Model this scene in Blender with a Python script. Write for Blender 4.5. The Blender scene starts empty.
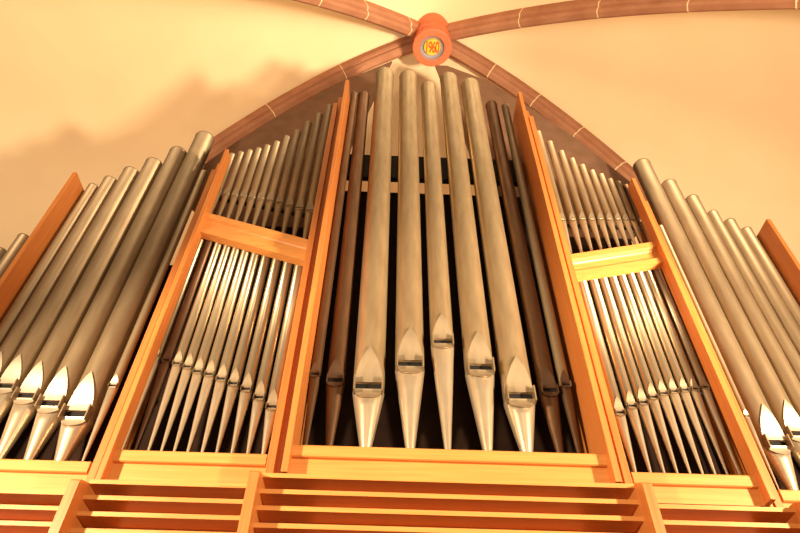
import bpy, bmesh, math, random
from mathutils import Vector, Matrix
random.seed(4)
SC = bpy.context.scene
COL = SC.collection
sin, cos, pi, rad = math.sin, math.cos, math.pi, math.radians

# ------------------------------------------------------------------ materials
def lin(c):
    return tuple(((v/255)/12.92 if v/255 <= .04045 else ((v/255+.055)/1.055)**2.4) for v in c) + (1,)

def mat(name, rgb, rgb2=None, rough=.5, metal=0., scale=(3, 3, 3), nscale=4., detail=4., spec=.5, bump=0., coords='Object'):
    m = bpy.data.materials.new(name); m.use_nodes = True
    nt = m.node_tree; b = nt.nodes['Principled BSDF']
    b.inputs['Roughness'].default_value = rough
    b.inputs['Metallic'].default_value = metal
    b.inputs['Specular IOR Level'].default_value = spec
    tc = nt.nodes.new('ShaderNodeTexCoord'); mp = nt.nodes.new('ShaderNodeMapping')
    mp.inputs['Scale'].default_value = scale
    nz = nt.nodes.new('ShaderNodeTexNoise'); nz.inputs['Scale'].default_value = nscale; nz.inputs['Detail'].default_value = detail
    cr = nt.nodes.new('ShaderNodeValToRGB')
    cr.color_ramp.elements[0].position = .3; cr.color_ramp.elements[1].position = .7
    cr.color_ramp.elements[0].color = lin(rgb); cr.color_ramp.elements[1].color = lin(rgb2 or rgb)
    L = nt.links.new
    L(tc.outputs[coords], mp.inputs['Vector']); L(mp.outputs['Vector'], nz.inputs['Vector'])
    L(nz.outputs['Fac'], cr.inputs['Fac']); L(cr.outputs['Color'], b.inputs['Base Color'])
    if bump:
        bp = nt.nodes.new('ShaderNodeBump'); bp.inputs['Strength'].default_value = bump; bp.inputs['Distance'].default_value = .01
        L(nz.outputs['Fac'], bp.inputs['Height']); L(bp.outputs['Normal'], b.inputs['Normal'])
    return m

M = {}
M['wood'] = mat('larch_wood_rails', (200, 128, 62), (212, 144, 76), .42, 0, (1.2, 30, 30), 2.0, 5)
M['woodv'] = mat('larch_wood_uprights', (180, 102, 46), (196, 122, 60), .42, 0, (30, 30, 1.2), 2.0, 5)
M['woodfill'] = mat('larch_wood_shade', (168, 92, 42), (182, 106, 50), .5, 0, (30, 30, 1.2), 2.0, 5)  # darker larch copy; shade of grooves and slat gaps put into its colour
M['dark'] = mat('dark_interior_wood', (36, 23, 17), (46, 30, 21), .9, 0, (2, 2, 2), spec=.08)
M['shade_band'] = mat('shade_band_brown', (112, 80, 60), (126, 92, 70), .8, 0, (2, 2, 2))  # brown of the shadowed vault cell, as a surface colour
M['black'] = mat('mouth_darkness', (14, 9, 7), (20, 13, 9), .9)
M['rackm'] = mat('rack_dark_steel', (30, 22, 18), (40, 30, 24), .7)
M['pipe'] = mat('pipe_metal', (142, 120, 92), (158, 135, 105), .48, .6, (9, 9, 1.6), 3.0, 6, bump=.02)
M['pipe2'] = mat('pipe_metal_planed', (186, 166, 138), (202, 182, 154), .33, .7, (9, 9, 2.0), 3.0, 5)
M['lip'] = mat('pipe_lip_metal', (196, 178, 152), (208, 190, 164), .4, .55, (8, 8, 2), 3.0, 4)
M['lipdull'] = mat('pipe_lip_dull', (150, 130, 104), (164, 144, 116), .46, .6, (8, 8, 2), 3.0, 4)
M['pipec'] = mat('pipe_metal_polished', (152, 128, 96), (170, 146, 112), .40, .65, (9, 9, 1.6), 3.0, 6, bump=.02)
M['pipeb'] = mat('pipe_metal_bright', (166, 146, 118), (182, 162, 132), .31, .8, (9, 9, 1.6), 3.0, 6, bump=.02)
M['shaded'] = mat('pipe_metal_shaded', (92, 64, 42), (112, 80, 54), .42, .6, (9, 9, 1.6), 3.0, 6)  # shaded copy of the pipe metal, for pipes standing in shade
M['shadedlip'] = mat('pipe_lip_shaded', (90, 64, 44), (104, 76, 54), .45, .5, (9, 9, 1.6), 3.0, 6)  # lip metal with the same shade in its colour
M['plaster'] = mat('vault_plaster', (238, 210, 170), (242, 215, 176), .9, 0, (1, 1, 1), 1.4, 6, spec=.1, bump=.05)
M['stone'] = mat('rib_sandstone', (162, 110, 82), (180, 128, 98), .85, 0, (2, 2, 2), 2.2, 6, spec=.15)
M['mortar'] = mat('rib_mortar', (236, 208, 160), (244, 220, 176), .9, spec=.1)
M['bossred'] = mat('boss_terracotta_paint', (204, 100, 62), (214, 112, 72), .6, 0, (6, 6, 6))
M['bossblue'] = mat('boss_blue_grey_paint', (140, 130, 138), (156, 146, 150), .6)
M['gold'] = mat('boss_gold', (236, 190, 60), (248, 206, 84), .4, .2)
M['bosstext'] = mat('boss_letter_orange', (212, 92, 16), (222, 104, 24), .5)
M['floor'] = mat('loft_floor_boards', (150, 104, 66), (170, 122, 80), .6, 0, (1, 12, 1), 2, 4)

# ------------------------------------------------------------------ helpers
def link_mesh(name, bm, material, parent=None, smooth=False, mats=None):
    bmesh.ops.recalc_face_normals(bm, faces=bm.faces)
    me = bpy.data.meshes.new(name); bm.to_mesh(me); bm.free()
    for m in (mats or [material]): me.materials.append(m)
    if smooth:
        for p in me.polygons: p.use_smooth = True
    o = bpy.data.objects.new(name, me); COL.objects.link(o)
    if parent: o.parent = parent
    return o

def empty(name, loc, label=None, cat=None, group=None):
    o = bpy.data.objects.new(name, None); COL.objects.link(o); o.location = loc; o.empty_display_size = .1
    tag(o, label, cat, group); return o

def tag(o, label=None, cat=None, group=None, kind=None):
    for k, v in (('label', label), ('category', cat), ('group', group), ('kind', kind)):
        if v: o[k] = v
    return o

def add_box(bm, x0, x1, y0, y1, z0, z1, bev=0.):
    r = bmesh.ops.create_cube(bm, size=1)
    for v in r['verts']:
        v.co = Vector(((x0+x1)/2+v.co.x*(x1-x0), (y0+y1)/2+v.co.y*(y1-y0), (z0+z1)/2+v.co.z*(z1-z0)))
    if bev:
        es = list({e for v in r['verts'] for e in v.link_edges})
        bmesh.ops.bevel(bm, geom=es, offset=bev, segments=2, affect='EDGES', profile=.5)

def box(name, m, parent, x0, x1, y0, y1, z0, z1, bev=.003):
    bm = bmesh.new(); add_box(bm, x0, x1, y0, y1, z0, z1, bev)
    return link_mesh(name, bm, m, parent)

def extrude_profile(bm, prof, x0, x1, dz=0.):
    """prof: closed (y,z) outline carried from x0 to x1; dz lifts the far end"""
    a = [bm.verts.new((x0, y, z)) for y, z in prof]; b = [bm.verts.new((x1, y, z+dz)) for y, z in prof]
    n = len(prof)
    for i in range(n): bm.faces.new((a[i], a[(i+1) % n], b[(i+1) % n], b[i]))
    bm.faces.new(a[::-1]); bm.faces.new(b)

# ------------------------------------------------------------------ organ pipes
def sheet(rows, thick=0.):
    """a strip from rows of (half_width, y, z)"""
    bm = bmesh.new(); prev = None
    for w, y, z in rows:
        cur = [bm.verts.new((-w, y, z)), bm.verts.new((w, y, z))] if w > 1e-5 else [bm.verts.new((0, y, z))]
        if prev:
            if len(prev) == 2 and len(cur) == 2: bm.faces.new((prev[0], prev[1], cur[1], cur[0]))
            elif len(prev) == 2: bm.faces.new((prev[0], prev[1], cur[0]))
            else: bm.faces.new((prev[0], cur[1], cur[0]))
        prev = cur
    if thick:
        r = bmesh.ops.extrude_face_region(bm, geom=list(bm.faces))
        for v in [g for g in r['geom'] if isinstance(g, bmesh.types.BMVert)]: v.co.y += thick
    return bm

def make_pipe(x, y, z0, zm, zt, d, label, group, mats=('pipe', 'pipe2', 'lip'), seg=32, lipk=1.25, ears=True, detail=True):
    """foot point z0, mouth zm, top zt, diameter d"""
    r = d/2; k = (y+.75*r)/y; y += .75*r; x *= 1+(k-1)*.3     # the given point is on the pipe's front
    root = empty('organ_pipe', (x, y, z0), label, 'organ pipe', group)
    wm = .86*r; cut = .27*d; hl = lipk*d; hu = .42*d
    H = zm+cut-z0; T = zt-z0; mz = zm-z0
    def wlip(h):                      # half width of the upper lip at height h above its edge: a pointed leaf
        t = max(0., min(1., h/hl)); return wm*(1-t**1.9) if t < 1 else 0.
    def wlow(h):                      # half width of the lower lip, h below the mouth: a rounded tongue
        t = max(0., min(1., h/hu)); return wm*math.sqrt(max(0., 1-t*t))
    def chord(rr, w): return -math.sqrt(max(0., rr*rr-min(w, rr)**2))
    # body, pressed flat above the mouth
    bm = bmesh.new(); rings = []
    zs = [H+hl*k/10 for k in range(11)] + [T-.012]
    for z in zs:
        w = wlip(z-H); yc = chord(r, w); ring = []
        for i in range(seg):
            a = 2*pi*i/seg; px, py = r*sin(a), -r*cos(a)
            if py < 0 and abs(px) < w: py = max(py, yc)
            ring.append(bm.verts.new((px, py, z)))
        rings.append(ring)
    for rr, z in ((r*1.03, T-.012), (r*1.03, T), (r*.9, T), (r*.9, T-.25)):
        rings.append([bm.verts.new((rr*sin(2*pi*i/seg), -rr*cos(2*pi*i/seg), z)) for i in range(seg)])
    for A, B in zip(rings, rings[1:]):
        for i in range(seg): bm.faces.new((A[i], A[(i+1) % seg], B[(i+1) % seg], B[i]))
    bm.faces.new(rings[0][::-1]); bm.faces.new(rings[-1])
    body = link_mesh('pipe_body', bm, M[mats[0]], root, True)
    body.data.polygons[len(body.data.polygons)-1].use_smooth = False
    # throat between body and foot: recessed, dark behind the slot
    bm = bmesh.new(); A = []; B = []
    for i in range(seg):
        a = 2*pi*i/seg; px, py = r*.985*sin(a), -r*.985*cos(a)
        if py < 0 and abs(px) < wm*1.02: py = max(py, chord(r, wm)+.16*r)
        A.append(bm.verts.new((px, py, mz))); B.append(bm.verts.new((px, py, H)))
    for i in range(seg):
        f = bm.faces.new((A[i], A[(i+1) % seg], B[(i+1) % seg], B[i]))
        f.material_index = 1 if abs(A[i].co.x) < wm*1.02 and A[i].co.y < 0 and abs(A[(i+1) % seg].co.x) < wm*1.02 else 0
    bm.faces.new(A[::-1]); bm.faces.new(B)
    link_mesh('pipe_mouth', bm, None, root, False, [M[mats[0]], M['black']])
    # conical foot with its pressed lower lip
    bm = bmesh.new(); rings = []; rt = .13*r
    def rf(z): return rt+(r-rt)*(z/mz)**.96
    hs = [0, .012, mz*.25, mz*.5, mz*.75] + [mz-hu*(1-k/6) for k in range(7)]
    hs = sorted(set(h for h in hs if h >= 0))
    for z in hs:
        R_ = rf(z); w = wlow(mz-z) if mz-z <= hu else 0; yc = chord(R_, min(w, R_*.97)); ring = []
        for i in range(seg):
            a = 2*pi*i/seg; px, py = R_*sin(a), -R_*cos(a)
            if py < 0 and abs(px) < w: py = max(py, yc)
            ring.append(bm.verts.new((px, py, z)))
        rings.append(ring)
    for A, B in zip(rings, rings[1:]):
        for i in range(seg): bm.faces.new((A[i], A[(i+1) % seg], B[(i+1) % seg], B[i]))
    bm.faces.new(rings[0][::-1]); bm.faces.new(rings[-1])
    link_mesh('pipe_foot', bm, M[mats[1]], root, True)
    e = .006*d/.1
    rows = [(wlip(hl*k/12)*.995, chord(r, wlip(hl*k/12))-e, H+hl*k/12-.02*d) for k in range(13)]
    link_mesh('upper_lip', sheet(rows, e*.6), M[mats[2]], root)
    rows = []
    for k in range(9):
        h = hu*k/8; w = wlow(h); R_ = rf(mz-h); w = min(w, R_*.96)
        rows.append((w*.995, chord(R_, w)-e, mz-h+.0))
    link_mesh('lower_lip', sheet(rows, e*.6), M[mats[2]], root)
    if ears:
        for s in (-1, 1):
            bm = bmesh.new(); add_box(bm, s*wm-.018*d*1.2, s*wm+.018*d*1.2, chord(r, wm)-.26*d, chord(r, wm)+.05*d, mz-.16*d, H+.12*d)
            link_mesh('mouth_ear', bm, M[mats[0]], root)
    return root

WORDS = 'first second third fourth fifth sixth seventh eighth ninth tenth eleventh'.split()

# centre bay: nine big pipes, the outer two on either side set back, their shade put into darker metal
ZF = 1.725
CD = [.068, .116, .194, .186, .152, .184, .190, .116, .072]
CX = [(-.452, 2.323, 5.893), (-.336, 2.278, 5.902), (-.134, 2.203, 6.334), (.117, 2.382, 6.291), (.328, 2.571, 6.066),
      (.554, 2.371, 6.28), (.775, 2.166, 6.162), (.958, 2.254, 5.80), (1.076, 2.305, 5.761)]
CL = ['thin dark brown pipe in the centre bay, standing against its left upright',
      'brownish medium pipe in the centre bay, second from its left upright',
      'broad grey pipe in the centre bay, third from its left upright',
      'broad grey pipe in the centre bay, just left of its shortest middle pipe',
      'middle pipe of the centre bay, narrower, with the highest mouth of the nine',
      'broad grey pipe in the centre bay, just right of its narrower middle pipe',
      'broad grey pipe in the centre bay, third from its right upright',
      'dark brown medium pipe in the centre bay, second from its right upright',
      'thin dark pipe in the centre bay, standing against its right upright']
for i, (x, zm, zt) in enumerate(CX):
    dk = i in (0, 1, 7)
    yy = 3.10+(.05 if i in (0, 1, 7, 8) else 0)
    po = make_pipe(x*yy/3.1+(.016 if 0 < i < 8 else 0), yy, ZF-.018, zm-.018, zt, CD[i], CL[i], 'pipes of the centre bay', ('shaded', 'shaded', 'shadedlip') if dk else (('pipe', 'shaded', 'shadedlip') if i == 8 else ('pipec', 'pipe2', 'lipdull')), 48, 1.25)
    if 0 < i < 8: po.rotation_euler.y = -.0085            # the big pipes lean a touch in their rack

# bar heights of the two side bays (slanting towards the centre)
def bar_l(x): return 3.819+(x+1.527)*(3.526-3.819)/(-.661+1.527)     # top front edge
def bar_r(x): return 3.452+(x-1.319)*(3.648-3.452)/(2.063-1.319)

BU = [(-1.493, 4.182, 4.765), (-1.42, 4.16, 4.8), (-1.345, 4.139, 4.835), (-1.272, 4.133, 4.872), (-1.2, 4.121, 4.927), (-1.124, 4.11, 4.996),
      (-1.043, 4.095, 5.093), (-.96, 4.07, 5.2), (-.874, 4.035, 5.364), (-.785, 4.009, 5.53), (-.698, 3.98, 5.707)]
BLM = [2.448, 2.413, 2.39, 2.367, 2.334, 2.315, 2.283, 2.251, 2.213, 2.155, 2.091]
DU = [(1.38, 3.974, 5.348), (1.467, 3.979, 5.171), (1.551, 3.99, 5.014), (1.63, 3.99, 4.893), (1.705, 4.0, 4.794), (1.778, 4.0, 4.709),
      (1.850, 4.005, 4.655), (1.915, 4.003, 4.584), (1.975, 4.0, 4.545), (2.036, 3.99, 4.507)]
DLM = [2.127, 2.178, 2.207, 2.249, 2.279, 2.298, 2.31, 2.322, 2.338, 2.346]
YB = 3.20
for i, (x, zm, zt) in enumerate(BU):
    d = .052+.0022*i
    make_pipe(x, YB, bar_l(x)-.022, zm, zt, d, 'slim grey pipe on the left slanting bar, %s from its outer upright' % WORDS[i],
              'short pipes above the left slanting bar', seg=24, lipk=1.3, ears=False, mats=('pipe', 'pipe', 'lipdull'))
    d = .056+.0018*i
    make_pipe(x, YB, ZF, BLM[i], bar_l(x)-.20, d, 'slim shiny pipe under the left slanting bar, %s from its outer upright' % WORDS[i],
              'pipes below the left slanting bar', seg=28, lipk=1.5, mats=('pipeb', 'pipe2', 'lipdull') if i not in (1,) else ('shaded', 'shaded', 'shadedlip'))
for i, (x, zm, zt) in enumerate(DU):
    d = .062-.0014*i
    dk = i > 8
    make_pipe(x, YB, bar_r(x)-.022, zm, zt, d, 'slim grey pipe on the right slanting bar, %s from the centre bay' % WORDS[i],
              'short pipes above the right slanting bar', seg=24, lipk=1.3, ears=False, mats=('shaded', 'shaded', 'shadedlip') if dk else ('pipe', 'pipe2', 'lipdull'))
    d = .068-.002*i
    x2 = 1.408+(2.07-1.408)*(i/9)**.93
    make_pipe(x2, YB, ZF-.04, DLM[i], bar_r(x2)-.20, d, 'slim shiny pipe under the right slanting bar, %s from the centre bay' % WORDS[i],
              'pipes below the right slanting bar', seg=28, lipk=1.5, mats=('shaded', 'shaded', 'shadedlip') if dk else ('pipeb', 'pipe2', 'lipdull'))

# outer bays: big open pipes rising towards the centre
YA = 3.36
AA = [(-1.915, 2.092, 5.341, .184), (-2.098, 2.163, 5.058, .166), (-2.272, 2.215, 4.859, .156), (-2.432, 2.283, 4.703, .146), (-2.570, 2.35, 4.553, .120), (-2.682, 2.40, 4.441, .086)]
for i, (x, zm, zt, d) in enumerate(AA):
    make_pipe(x, YA, ZF, zm, zt, d, ('tallest big pipe of the outer left bay, beside the thin pipe' if i == 0 else
              'big grey pipe of the outer left bay, %s outward from its tallest pipe' % WORDS[i-1]), 'big pipes of the outer left bay', seg=48, lipk=1.45)
make_pipe(-1.768, YA, ZF, 2.318, 4.713, .06, 'thin pipe squeezed between the tallest left pipe and the wooden upright', 'thin pipes beside the uprights', seg=24)
EE = [(2.402, 2.039, 5.136, .166), (2.568, 2.113, 4.809, .146), (2.712, 2.18, 4.583, .120), (2.824, 2.24, 4.367, .098), (2.936, 2.29, 4.255, .106), (3.040, 2.34, 4.147, .098)]
for i, (x, zm, zt, d) in enumerate(EE):
    make_pipe(x, YA, ZF-.045, zm, zt, d, ('tallest big pipe of the outer right bay, beside the wooden upright' if i == 0 else
              'big grey pipe of the outer right bay, %s outward from its tallest pipe' % WORDS[i-1]), 'big pipes of the outer right bay', seg=48, lipk=1.45)
make_pipe(2.268, YA-.04, ZF-.045, 2.212, 4.1, .036, 'thin pipe low beside the wooden upright, next to the tallest right pipe', 'thin pipes beside the uprights', seg=24)
for i, (x, zm, zt, d) in enumerate([(-3.05, 2.42, 3.83, .10), (-3.16, 2.44, 3.66, .09)]):
    make_pipe(x, 3.44, ZF, zm, zt, d, ['pipe top just outside the outermost left upright, the taller of two', 'pipe top at the very left edge, the shorter of two'][i],
              'pipes beyond the outermost left upright', seg=28)

# ------------------------------------------------------------------ organ case
case = empty('organ_case', (.33, 3.3, -1.6), 'stepped light orange wooden organ case with slatted base, uprights and slanting bars', 'organ case')
IM = Matrix.Translation((-.33, -3.3, 1.6))
def part(o):
    o.parent = case; o.matrix_parent_inverse = IM; return o
def cbox(name, m, *a, bev=.003, label=None):
    o = part(box(name, M[m], None, *a, bev=bev)); 
    if label: o['label'] = label
    return o

ZB = -1.6
def upright(x0, x1, y0, depth, zt):
    y1 = y0-.08; k = y1/y0
    cbox('upright', 'woodv', x0*k, x0*k+(x1-x0), y1, y0+depth, 1.535, zt*k)
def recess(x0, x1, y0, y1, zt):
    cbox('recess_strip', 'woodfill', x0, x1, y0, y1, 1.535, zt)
# around the centre bay
upright(-.545, -.510, 3.00, .36, 5.86)
upright(1.197, 1.232, 3.00, .36, 5.74)
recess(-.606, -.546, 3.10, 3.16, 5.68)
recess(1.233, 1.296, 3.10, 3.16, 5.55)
upright(-.652, -.607, 3.13, .25, 5.62)
upright(1.297, 1.340, 3.13, .25, 5.50)
# outer edges of the side bays
upright(-1.545, -1.513, 3.14, .03, 4.74)
upright(2.072, 2.104, 3.14, .03, 4.515)
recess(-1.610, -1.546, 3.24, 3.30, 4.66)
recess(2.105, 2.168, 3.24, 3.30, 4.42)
upright(-1.655, -1.611, 3.27, .22, 4.60)
upright(2.169, 2.213, 3.27, .22, 4.36)
# outer edges of the outer bays
upright(-2.858, -2.823, 3.28, .20, 4.50)
upright(3.190, 3.225, 3.28, .22, 4.178)
upright(-2.935, -2.902, 3.37, .2, 4.40)
upright(3.245, 3.280, 3.37, .2, 4.02)

def rail(x0, x1, yf, dz=0.):
    """moulded rail: a lip over a flat board; the pipes' toe board lies behind"""
    prof = [(yf-.030, 1.672), (yf-.030, 1.728), (yf-.024, 1.736), (yf+.05, 1.736), (yf+.05, 1.535), (yf, 1.535), (yf, 1.668), (yf-.022, 1.668)]
    bm = bmesh.new(); extrude_profile(bm, [(a, b+(dz if b > 1.6 else 0)) for a, b in prof], x0, x1)
    part(link_mesh('bottom_rail', bm, M['wood']))
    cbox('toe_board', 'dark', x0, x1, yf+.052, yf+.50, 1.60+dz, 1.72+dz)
rail(-.508, 1.172, 3.0, -.018); cbox('rail_end_block', 'wood', 1.172, 1.196, 3.002, 3.05, 1.40, 1.70)
rail(-1.511, -.653, 3.14); rail(1.341, 2.056, 3.14, -.04)
cbox('rail_end_block', 'wood', 2.056, 2.071, 3.142, 3.19, 1.40, 1.70)
rail(-2.828, -1.657, 3.28); rail(2.215, 3.178, 3.28, -.045); rail(-3.4, -2.927, 3.38)

def crossbar(x0, z0, x1, z1, yf):
    """slanting moulded bar: two projecting lips and a recessed band; its shelf carries the upper row"""
    p = [(.0, 0), (.0, -.055), (.018, -.065), (.018, -.075), (.03, -.085), (.03, -.150), (.018, -.160), (.018, -.170), (0, -.180), (0, -.232), (.068, -.232), (.068, -.055), (.22, -.055), (.22, -.03), (.03, -.03), (.03, 0)]
    bm = bmesh.new(); extrude_profile(bm, [(yf+a, z0+b) for a, b in p], x0, x1, z1-z0)
    part(link_mesh('crossbar', bm, M['wood']))
crossbar(-1.530, bar_l(-1.530), -.640, bar_l(-.640), 3.115)
crossbar(1.305, bar_r(1.305), 2.085, bar_r(2.085), 3.115)

# racks behind the mouths, rack beam, dark backs
def rack(x0, z0, x1, z1, y, h=.03):
    bm = bmesh.new(); extrude_profile(bm, [(y, z0), (y, z0+h), (y+.02, z0+h), (y+.02, z0)], x0, x1, z1-z0)
    part(link_mesh('pipe_rack', bm, M['rackm']))
rack(-1.51, 4.185, -.655, 3.975, 3.276); rack(1.342, 3.975, 2.07, 3.985, 3.276)
rack(-1.51, 2.46, -.655, 2.10, 3.276); rack(1.342, 2.12, 2.07, 2.36, 3.276)
cbox('rack_beam', 'rackm', -.505, 1.19, 3.30, 3.355, 4.62, 4.97)
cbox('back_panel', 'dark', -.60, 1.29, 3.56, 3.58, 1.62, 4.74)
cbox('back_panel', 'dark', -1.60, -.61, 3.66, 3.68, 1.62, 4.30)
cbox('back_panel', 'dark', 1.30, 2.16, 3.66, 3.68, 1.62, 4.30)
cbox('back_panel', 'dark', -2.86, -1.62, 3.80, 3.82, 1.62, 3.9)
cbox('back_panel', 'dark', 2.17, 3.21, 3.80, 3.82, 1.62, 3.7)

def shade_band(pts, y):  # added brown sheets standing in for the organ's shadow under the rear ribs
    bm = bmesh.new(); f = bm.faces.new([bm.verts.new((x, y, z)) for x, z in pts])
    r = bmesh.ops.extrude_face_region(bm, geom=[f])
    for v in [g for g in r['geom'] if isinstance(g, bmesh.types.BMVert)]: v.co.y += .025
    part(link_mesh('shade_band_panel', bm, M['shade_band']))
shade_band([(-1.957, 5.28), (-1.785, 5.61), (-1.373, 6.28), (-.764, 7.10), (-.10, 7.78), (-.49, 5.70), (-.568, 4.644), (-.60, 4.28), (-1.62, 4.28), (-1.95, 4.6)], 3.69)
shade_band([(.465, 7.70), (.62, 7.70), (1.124, 7.32), (1.587, 6.66), (1.988, 6.04), (2.42, 5.2), (2.42, 4.6), (2.15, 4.28), (1.30, 4.28), (.871, 4.804), (.775, 5.71)], 3.69)

def louvre(x0, x1, yf, s0, s1, dz=0.):
    """slatted panel: sloping boards between two stiles"""
    ys = yf+.10; bm = bmesh.new(); z = 1.492+dz; k = 0
    while z > .85:
        prof = [(ys, z-.023), (ys, z), (ys+.13, z), (ys+.13, z-.023)]
        extrude_profile(bm, prof, x0, x1); z -= .083; k += 1
    o = part(link_mesh('louvre_panel', bm, M['wood']))
    bk = box('louvre_back', M['woodfill'], None, x0, x1, ys+.132, ys+.145, .40, 1.47, 0); bk.parent = o
    box('lower_board', M['wood'], None, x0, x1, ys, ys+.02, .40, .84, .002).parent = o
    for a, on in ((x0, s0), (x1, s1)):
        if on:
            xa, xb = (a-.047, a) if a == x0 else (a, a+.047)
            bm = bmesh.new()
            prof = [(yf, .40), (yf, 1.455), (yf+.012, 1.467), (yf+.10, 1.494), (yf+.24, 1.494), (yf+.24, .40)]
            extrude_profile(bm, prof, xa, xb)
            st = link_mesh('stile', bm, M['woodv'], o)
    cbox('base_panel', 'woodv', x0-.04, x1+.04, yf+.02, yf+.05, ZB, .40)
louvre(-.606, 1.236, 2.78, 1, 1, .012)
louvre(-1.505, -.655, 2.92, 1, 0, .022); louvre(1.284, 2.095, 2.92, 0, 1, -.02)
louvre(-2.72, -1.552, 3.06, 1, 0, .024); louvre(2.142, 3.05, 3.06, 0, 1, -.02)

# ------------------------------------------------------------------ vault: ribs, cells, boss
BOSS = Vector((.44, 3.8, 8.79))
RIB = {'SW': (160, .042, .127, 5.72), 'SE': (21.5, .16, .150, 5.34), 'NE': (335, .34, .081, 5.2), 'NW': (212, .45, .10, 4.2)}
def rib_pt(k, s):
    ph, a, b, S = RIB[k]
    return Vector((BOSS.x+s*cos(rad(ph)), BOSS.y+s*sin(rad(ph)), BOSS.z-a*s-b*s*s))
def rib_mesh(k, n):
    ph, a, b, S = RIB[k]; lat = Vector((-sin(rad(ph)), cos(rad(ph)), 0)); bm = bmesh.new()
    W = .108
    prof = [(-W, .10), (-W, -.02), (-W*.80, -.055), (-W*.62, -.055), (-W*.55, -.10), (-W*.30, -.125), (W*.30, -.125), (W*.55, -.10), (W*.62, -.055), (W*.80, -.055), (W, -.02), (W, .10)]
    # arc-length stepping with thin joints
    ss = [.15]; flags = []; ds = .02; s = .15; acc = 0.; marks = []
    pts = [s]; L = 0
    while s < S:
        p0 = rib_pt(k, s); s2 = min(S, s+.01); L += (rib_pt(k, s2)-p0).length; s = s2
        pts.append(s); marks.append(L)
    stations = [(.15, 0)]; nextj, step = {'SW': (1.21, 1.2), 'SE': (.84, .77), 'NE': (1.24, 1.07), 'NW': (.3, .8)}[k]; i = 0
    for s, L in zip(pts[1:], marks):
        if L >= nextj: stations.append((s, 1)); stations.append((s+.0115, 0)); nextj += step
        elif s-stations[-1][0] > .1: stations.append((s, 0))
    stations.append((S, 0))
    prev = None; pf = 0
    for s, fl in stations:
        p = rib_pt(k, s); t = (rib_pt(k, s+.01)-rib_pt(k, s-.01)).normalized(); up = lat.cross(t)
        if up.z < 0: up = -up
        ring = [bm.verts.new(p+lat*u+up*v) for u, v in prof]
        if prev:
            for j in range(len(prof)-1):
                f = bm.faces.new((prev[j], prev[j+1], ring[j+1], ring[j])); f.material_index = pf
        prev = ring; pf = fl
    o = link_mesh('trim_%d' % n, bm, None, None, False, [M['stone'], M['mortar']])
    tag(o, 'pinkish sandstone vault rib with pale mortar joints', kind='structure')
for n, k in enumerate(('SW', 'SE', 'NE', 'NW')): rib_mesh(k, n+1)

def cell(name, ka, kb, out, ridge_drop, cap=0.):
    bm = bmesh.new(); NT, NU = 36, 28; g = []
    for i in range(NT+1):
        t = i/NT; row = []
        A = rib_pt(ka, t*RIB[ka][3]); B = rib_pt(kb, t*RIB[kb][3])
        A.z += .06; B.z += .06
        for j in range(NU+1):
            u = j/NU; q = 4*u*(1-u); q2 = 1-(abs(2*u-1))**2.2
            p = A.lerp(B, u)
            rz = BOSS.z+.06-ridge_drop*t*t
            p.z += (rz-(A.z+B.z)/2)*q2
            p += Vector(out)*t*q
            row.append(bm.verts.new(p))
        g.append(row)
    for i in range(NT):
        for j in range(NU):
            vs = [g[i][j], g[i+1][j], g[i+1][j+1], g[i][j+1]]
            if i == 0: vs = [g[0][j], g[1][j], g[1][j+1]]
            bm.faces.new(vs)
    bmesh.ops.remove_doubles(bm, verts=bm.verts, dist=1e-5)
    o = link_mesh(name, bm, M['plaster'], None, True)
    tag(o, 'cream plastered vault cell', kind='structure'); return o
cell('ceiling_west', 'SW', 'NW', (-4.2, -.6, 0), .5)
cell('ceiling_east', 'NE', 'SE', (4.2, -.6, 0), .5)
cell('ceiling_north', 'SE', 'SW', (0, .55, 0), .6)
cell('ceiling_south', 'NW', 'NE', (0, -3.5, 0), .4)
wb = box('wall_back', M['plaster'], None, -9, 9, 5.75, 5.95, ZB, 9.0, 0); tag(wb, 'cream plastered end wall behind the organ', kind='structure')
fl = box('floor', M['floor'], None, -7, 7, -4, 5.75, ZB-.1, ZB, 0); tag(fl, 'wooden loft floor', kind='structure')

def lathe(bm, prof, seg=64, mi=0):
    rings = [[bm.verts.new((r*cos(2*pi*i/seg), r*sin(2*pi*i/seg), z)) for i in range(seg)] for r, z in prof]
    for A, B in zip(rings, rings[1:]):
        for i in range(seg): f = bm.faces.new((A[i], A[(i+1) % seg], B[(i+1) % seg], B[i])); f.material_index = mi
    return rings
BZ = 8.28
boss = empty('ceiling_boss', (.44, 3.725, BZ), 'round orange-red vault boss with golden 1960 disc where the four ribs meet', 'ceiling boss')
bm = bmesh.new(); lathe(bm, [(.262, .02), (.268, .06), (.262, .11), (.238, .14), (.236, .20), (.256, .24), (.256, .30), (.236, .34), (.236, .42), (.27, .46), (.272, .62)])
link_mesh('drum', bm, M['bossred'], boss, True)
bm = bmesh.new(); lathe(bm, [(.27, .02), (.268, .005), (.255, 0), (.175, 0), (.170, .005)]); link_mesh('face_ring', bm, M['bossred'], boss)
bm = bmesh.new(); lathe(bm, [(.170, .005), (.165, .025), (.15, .05), (.115, .06)]); link_mesh('hollow_ring', bm, M['bossblue'], boss, True)
bm = bmesh.new(); rr = lathe(bm, [(.118, .06), (.116, .03), (.108, .02)]); bm.faces.new(rr[-1]); bm.faces.new(rr[0])
disc = link_mesh('golden_disc', bm, M['gold'], boss)
cu = bpy.data.curves.new('numerals', 'FONT'); cu.body = '1960'; cu.align_x = 'CENTER'; cu.align_y = 'CENTER'; cu.size = .105; cu.extrude = .004; cu.offset = .0022
cu.space_character = .82
tmp = bpy.data.objects.new('numerals_tmp', cu); COL.objects.link(tmp)
bpy.context.view_layer.update()
me = bpy.data.meshes.new_from_object(tmp.evaluated_get(bpy.context.evaluated_depsgraph_get()))
bpy.data.objects.remove(tmp); bpy.data.curves.remove(cu)
me.materials.clear(); me.materials.append(M['bosstext'])
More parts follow.
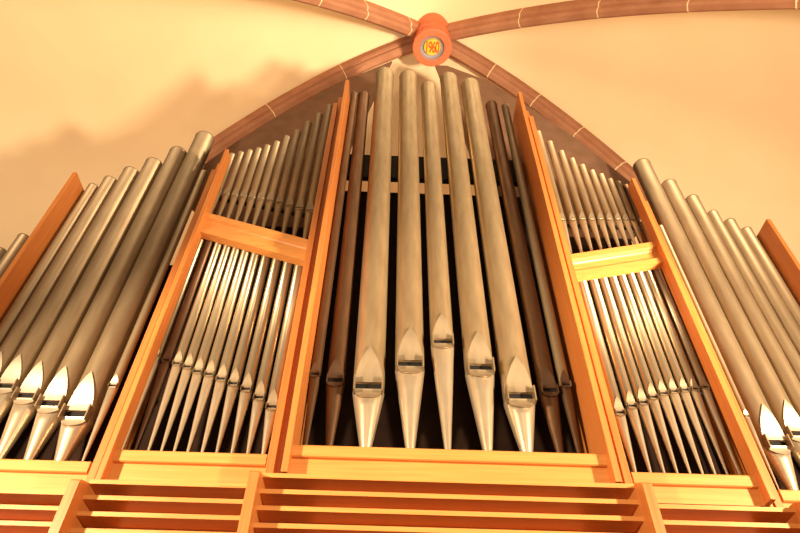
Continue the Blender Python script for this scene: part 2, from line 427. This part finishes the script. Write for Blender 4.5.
num = bpy.data.objects.new('numerals', me); COL.objects.link(num); num.parent = disc
num.matrix_local = Matrix(((1.12, 0, 0, 0), (0, -2.1, 0, 0), (0, 0, -1, .0175), (0, 0, 0, 1)))

# ------------------------------------------------------------------ light
def lamp(name, typ, loc, target, energy, color, **k):
    l = bpy.data.lights.new(name, typ); l.energy = energy; l.color = color
    for a, v in k.items(): setattr(l, a, v)
    o = bpy.data.objects.new(name, l); COL.objects.link(o); o.location = loc
    if target is not None: o.rotation_euler = (Vector(target)-Vector(loc)).to_track_quat('-Z', 'Y').to_euler()
    return o
WARM = (1.0, .79, .53)
lamp('organ_floodlight', 'SPOT', (-3.5, .2, 1.55), (-1.0, 3.3, 1.6), 1900, WARM, spot_size=rad(64), spot_blend=.8, shadow_soft_size=.10)
lamp('organ_floodlight', 'SPOT', (4.0, .2, 1.55), (1.5, 3.3, 1.7), 2000, WARM, spot_size=rad(64), spot_blend=.8, shadow_soft_size=.10)
lamp('vault_key_or_fill', 'SPOT', (4.4, .2, .15), (-2.3, 3.9, 7.4), 4300, WARM, spot_size=rad(52), spot_blend=.9, shadow_soft_size=.30)
lamp('vault_key_or_fill', 'SPOT', (-3.6, .0, .6), (-4.2, 3.2, 8.0), 1500, WARM, spot_size=rad(80), spot_blend=1., shadow_soft_size=.2)  # added fill spot, lifts the shadowed left vault
lamp('vault_key_or_fill', 'SPOT', (3.6, .0, .6), (3.4, 3.8, 8.0), 2500, WARM, spot_size=rad(85), spot_blend=1., shadow_soft_size=.2)  # added fill spot for the right vault
lamp('front_fill', 'AREA', (0.2, -6.0, 1.2), (.3, 3.0, 6.5), 200, WARM, shape='DISK', size=3)  # added soft fill from the front, not an actual fitting
lamp('back_wall_fill', 'AREA', (.3, 3.95, 4.3), (.25, 5.6, 7.0), 26, WARM, shape='RECTANGLE', size=.8, size_y=.1)  # made-up light behind the centre pipes, brightens the wall patch
w = bpy.data.worlds.new('World'); SC.world = w; w.use_nodes = True
w.node_tree.nodes['Background'].inputs['Color'].default_value = (1.0, .72, .42, 1); w.node_tree.nodes['Background'].inputs['Strength'].default_value = .33

SC.view_settings.view_transform = 'Standard'; SC.view_settings.look = 'None'; SC.view_settings.exposure = 0.

# ------------------------------------------------------------------ camera
p, r_, yw = rad(46.3), rad(1.25), rad(.95)
fw = Vector((sin(yw)*cos(p), cos(yw)*cos(p), sin(p))); rt = Vector((cos(yw), -sin(yw), 0)); up = rt.cross(fw)
R_ = rt*cos(r_)+up*sin(r_); U_ = -rt*sin(r_)+up*cos(r_)
cd = bpy.data.cameras.new('camera'); cam = bpy.data.objects.new('camera', cd); COL.objects.link(cam)
cd.sensor_width = 36; cd.lens = 620/800*36; cd.clip_end = 100; cd.clip_start = .05
cam.matrix_world = Matrix((( R_.x, U_.x, -fw.x, 0), (R_.y, U_.y, -fw.y, 0), (R_.z, U_.z, -fw.z, 0), (0, 0, 0, 1)))
SC.camera = cam
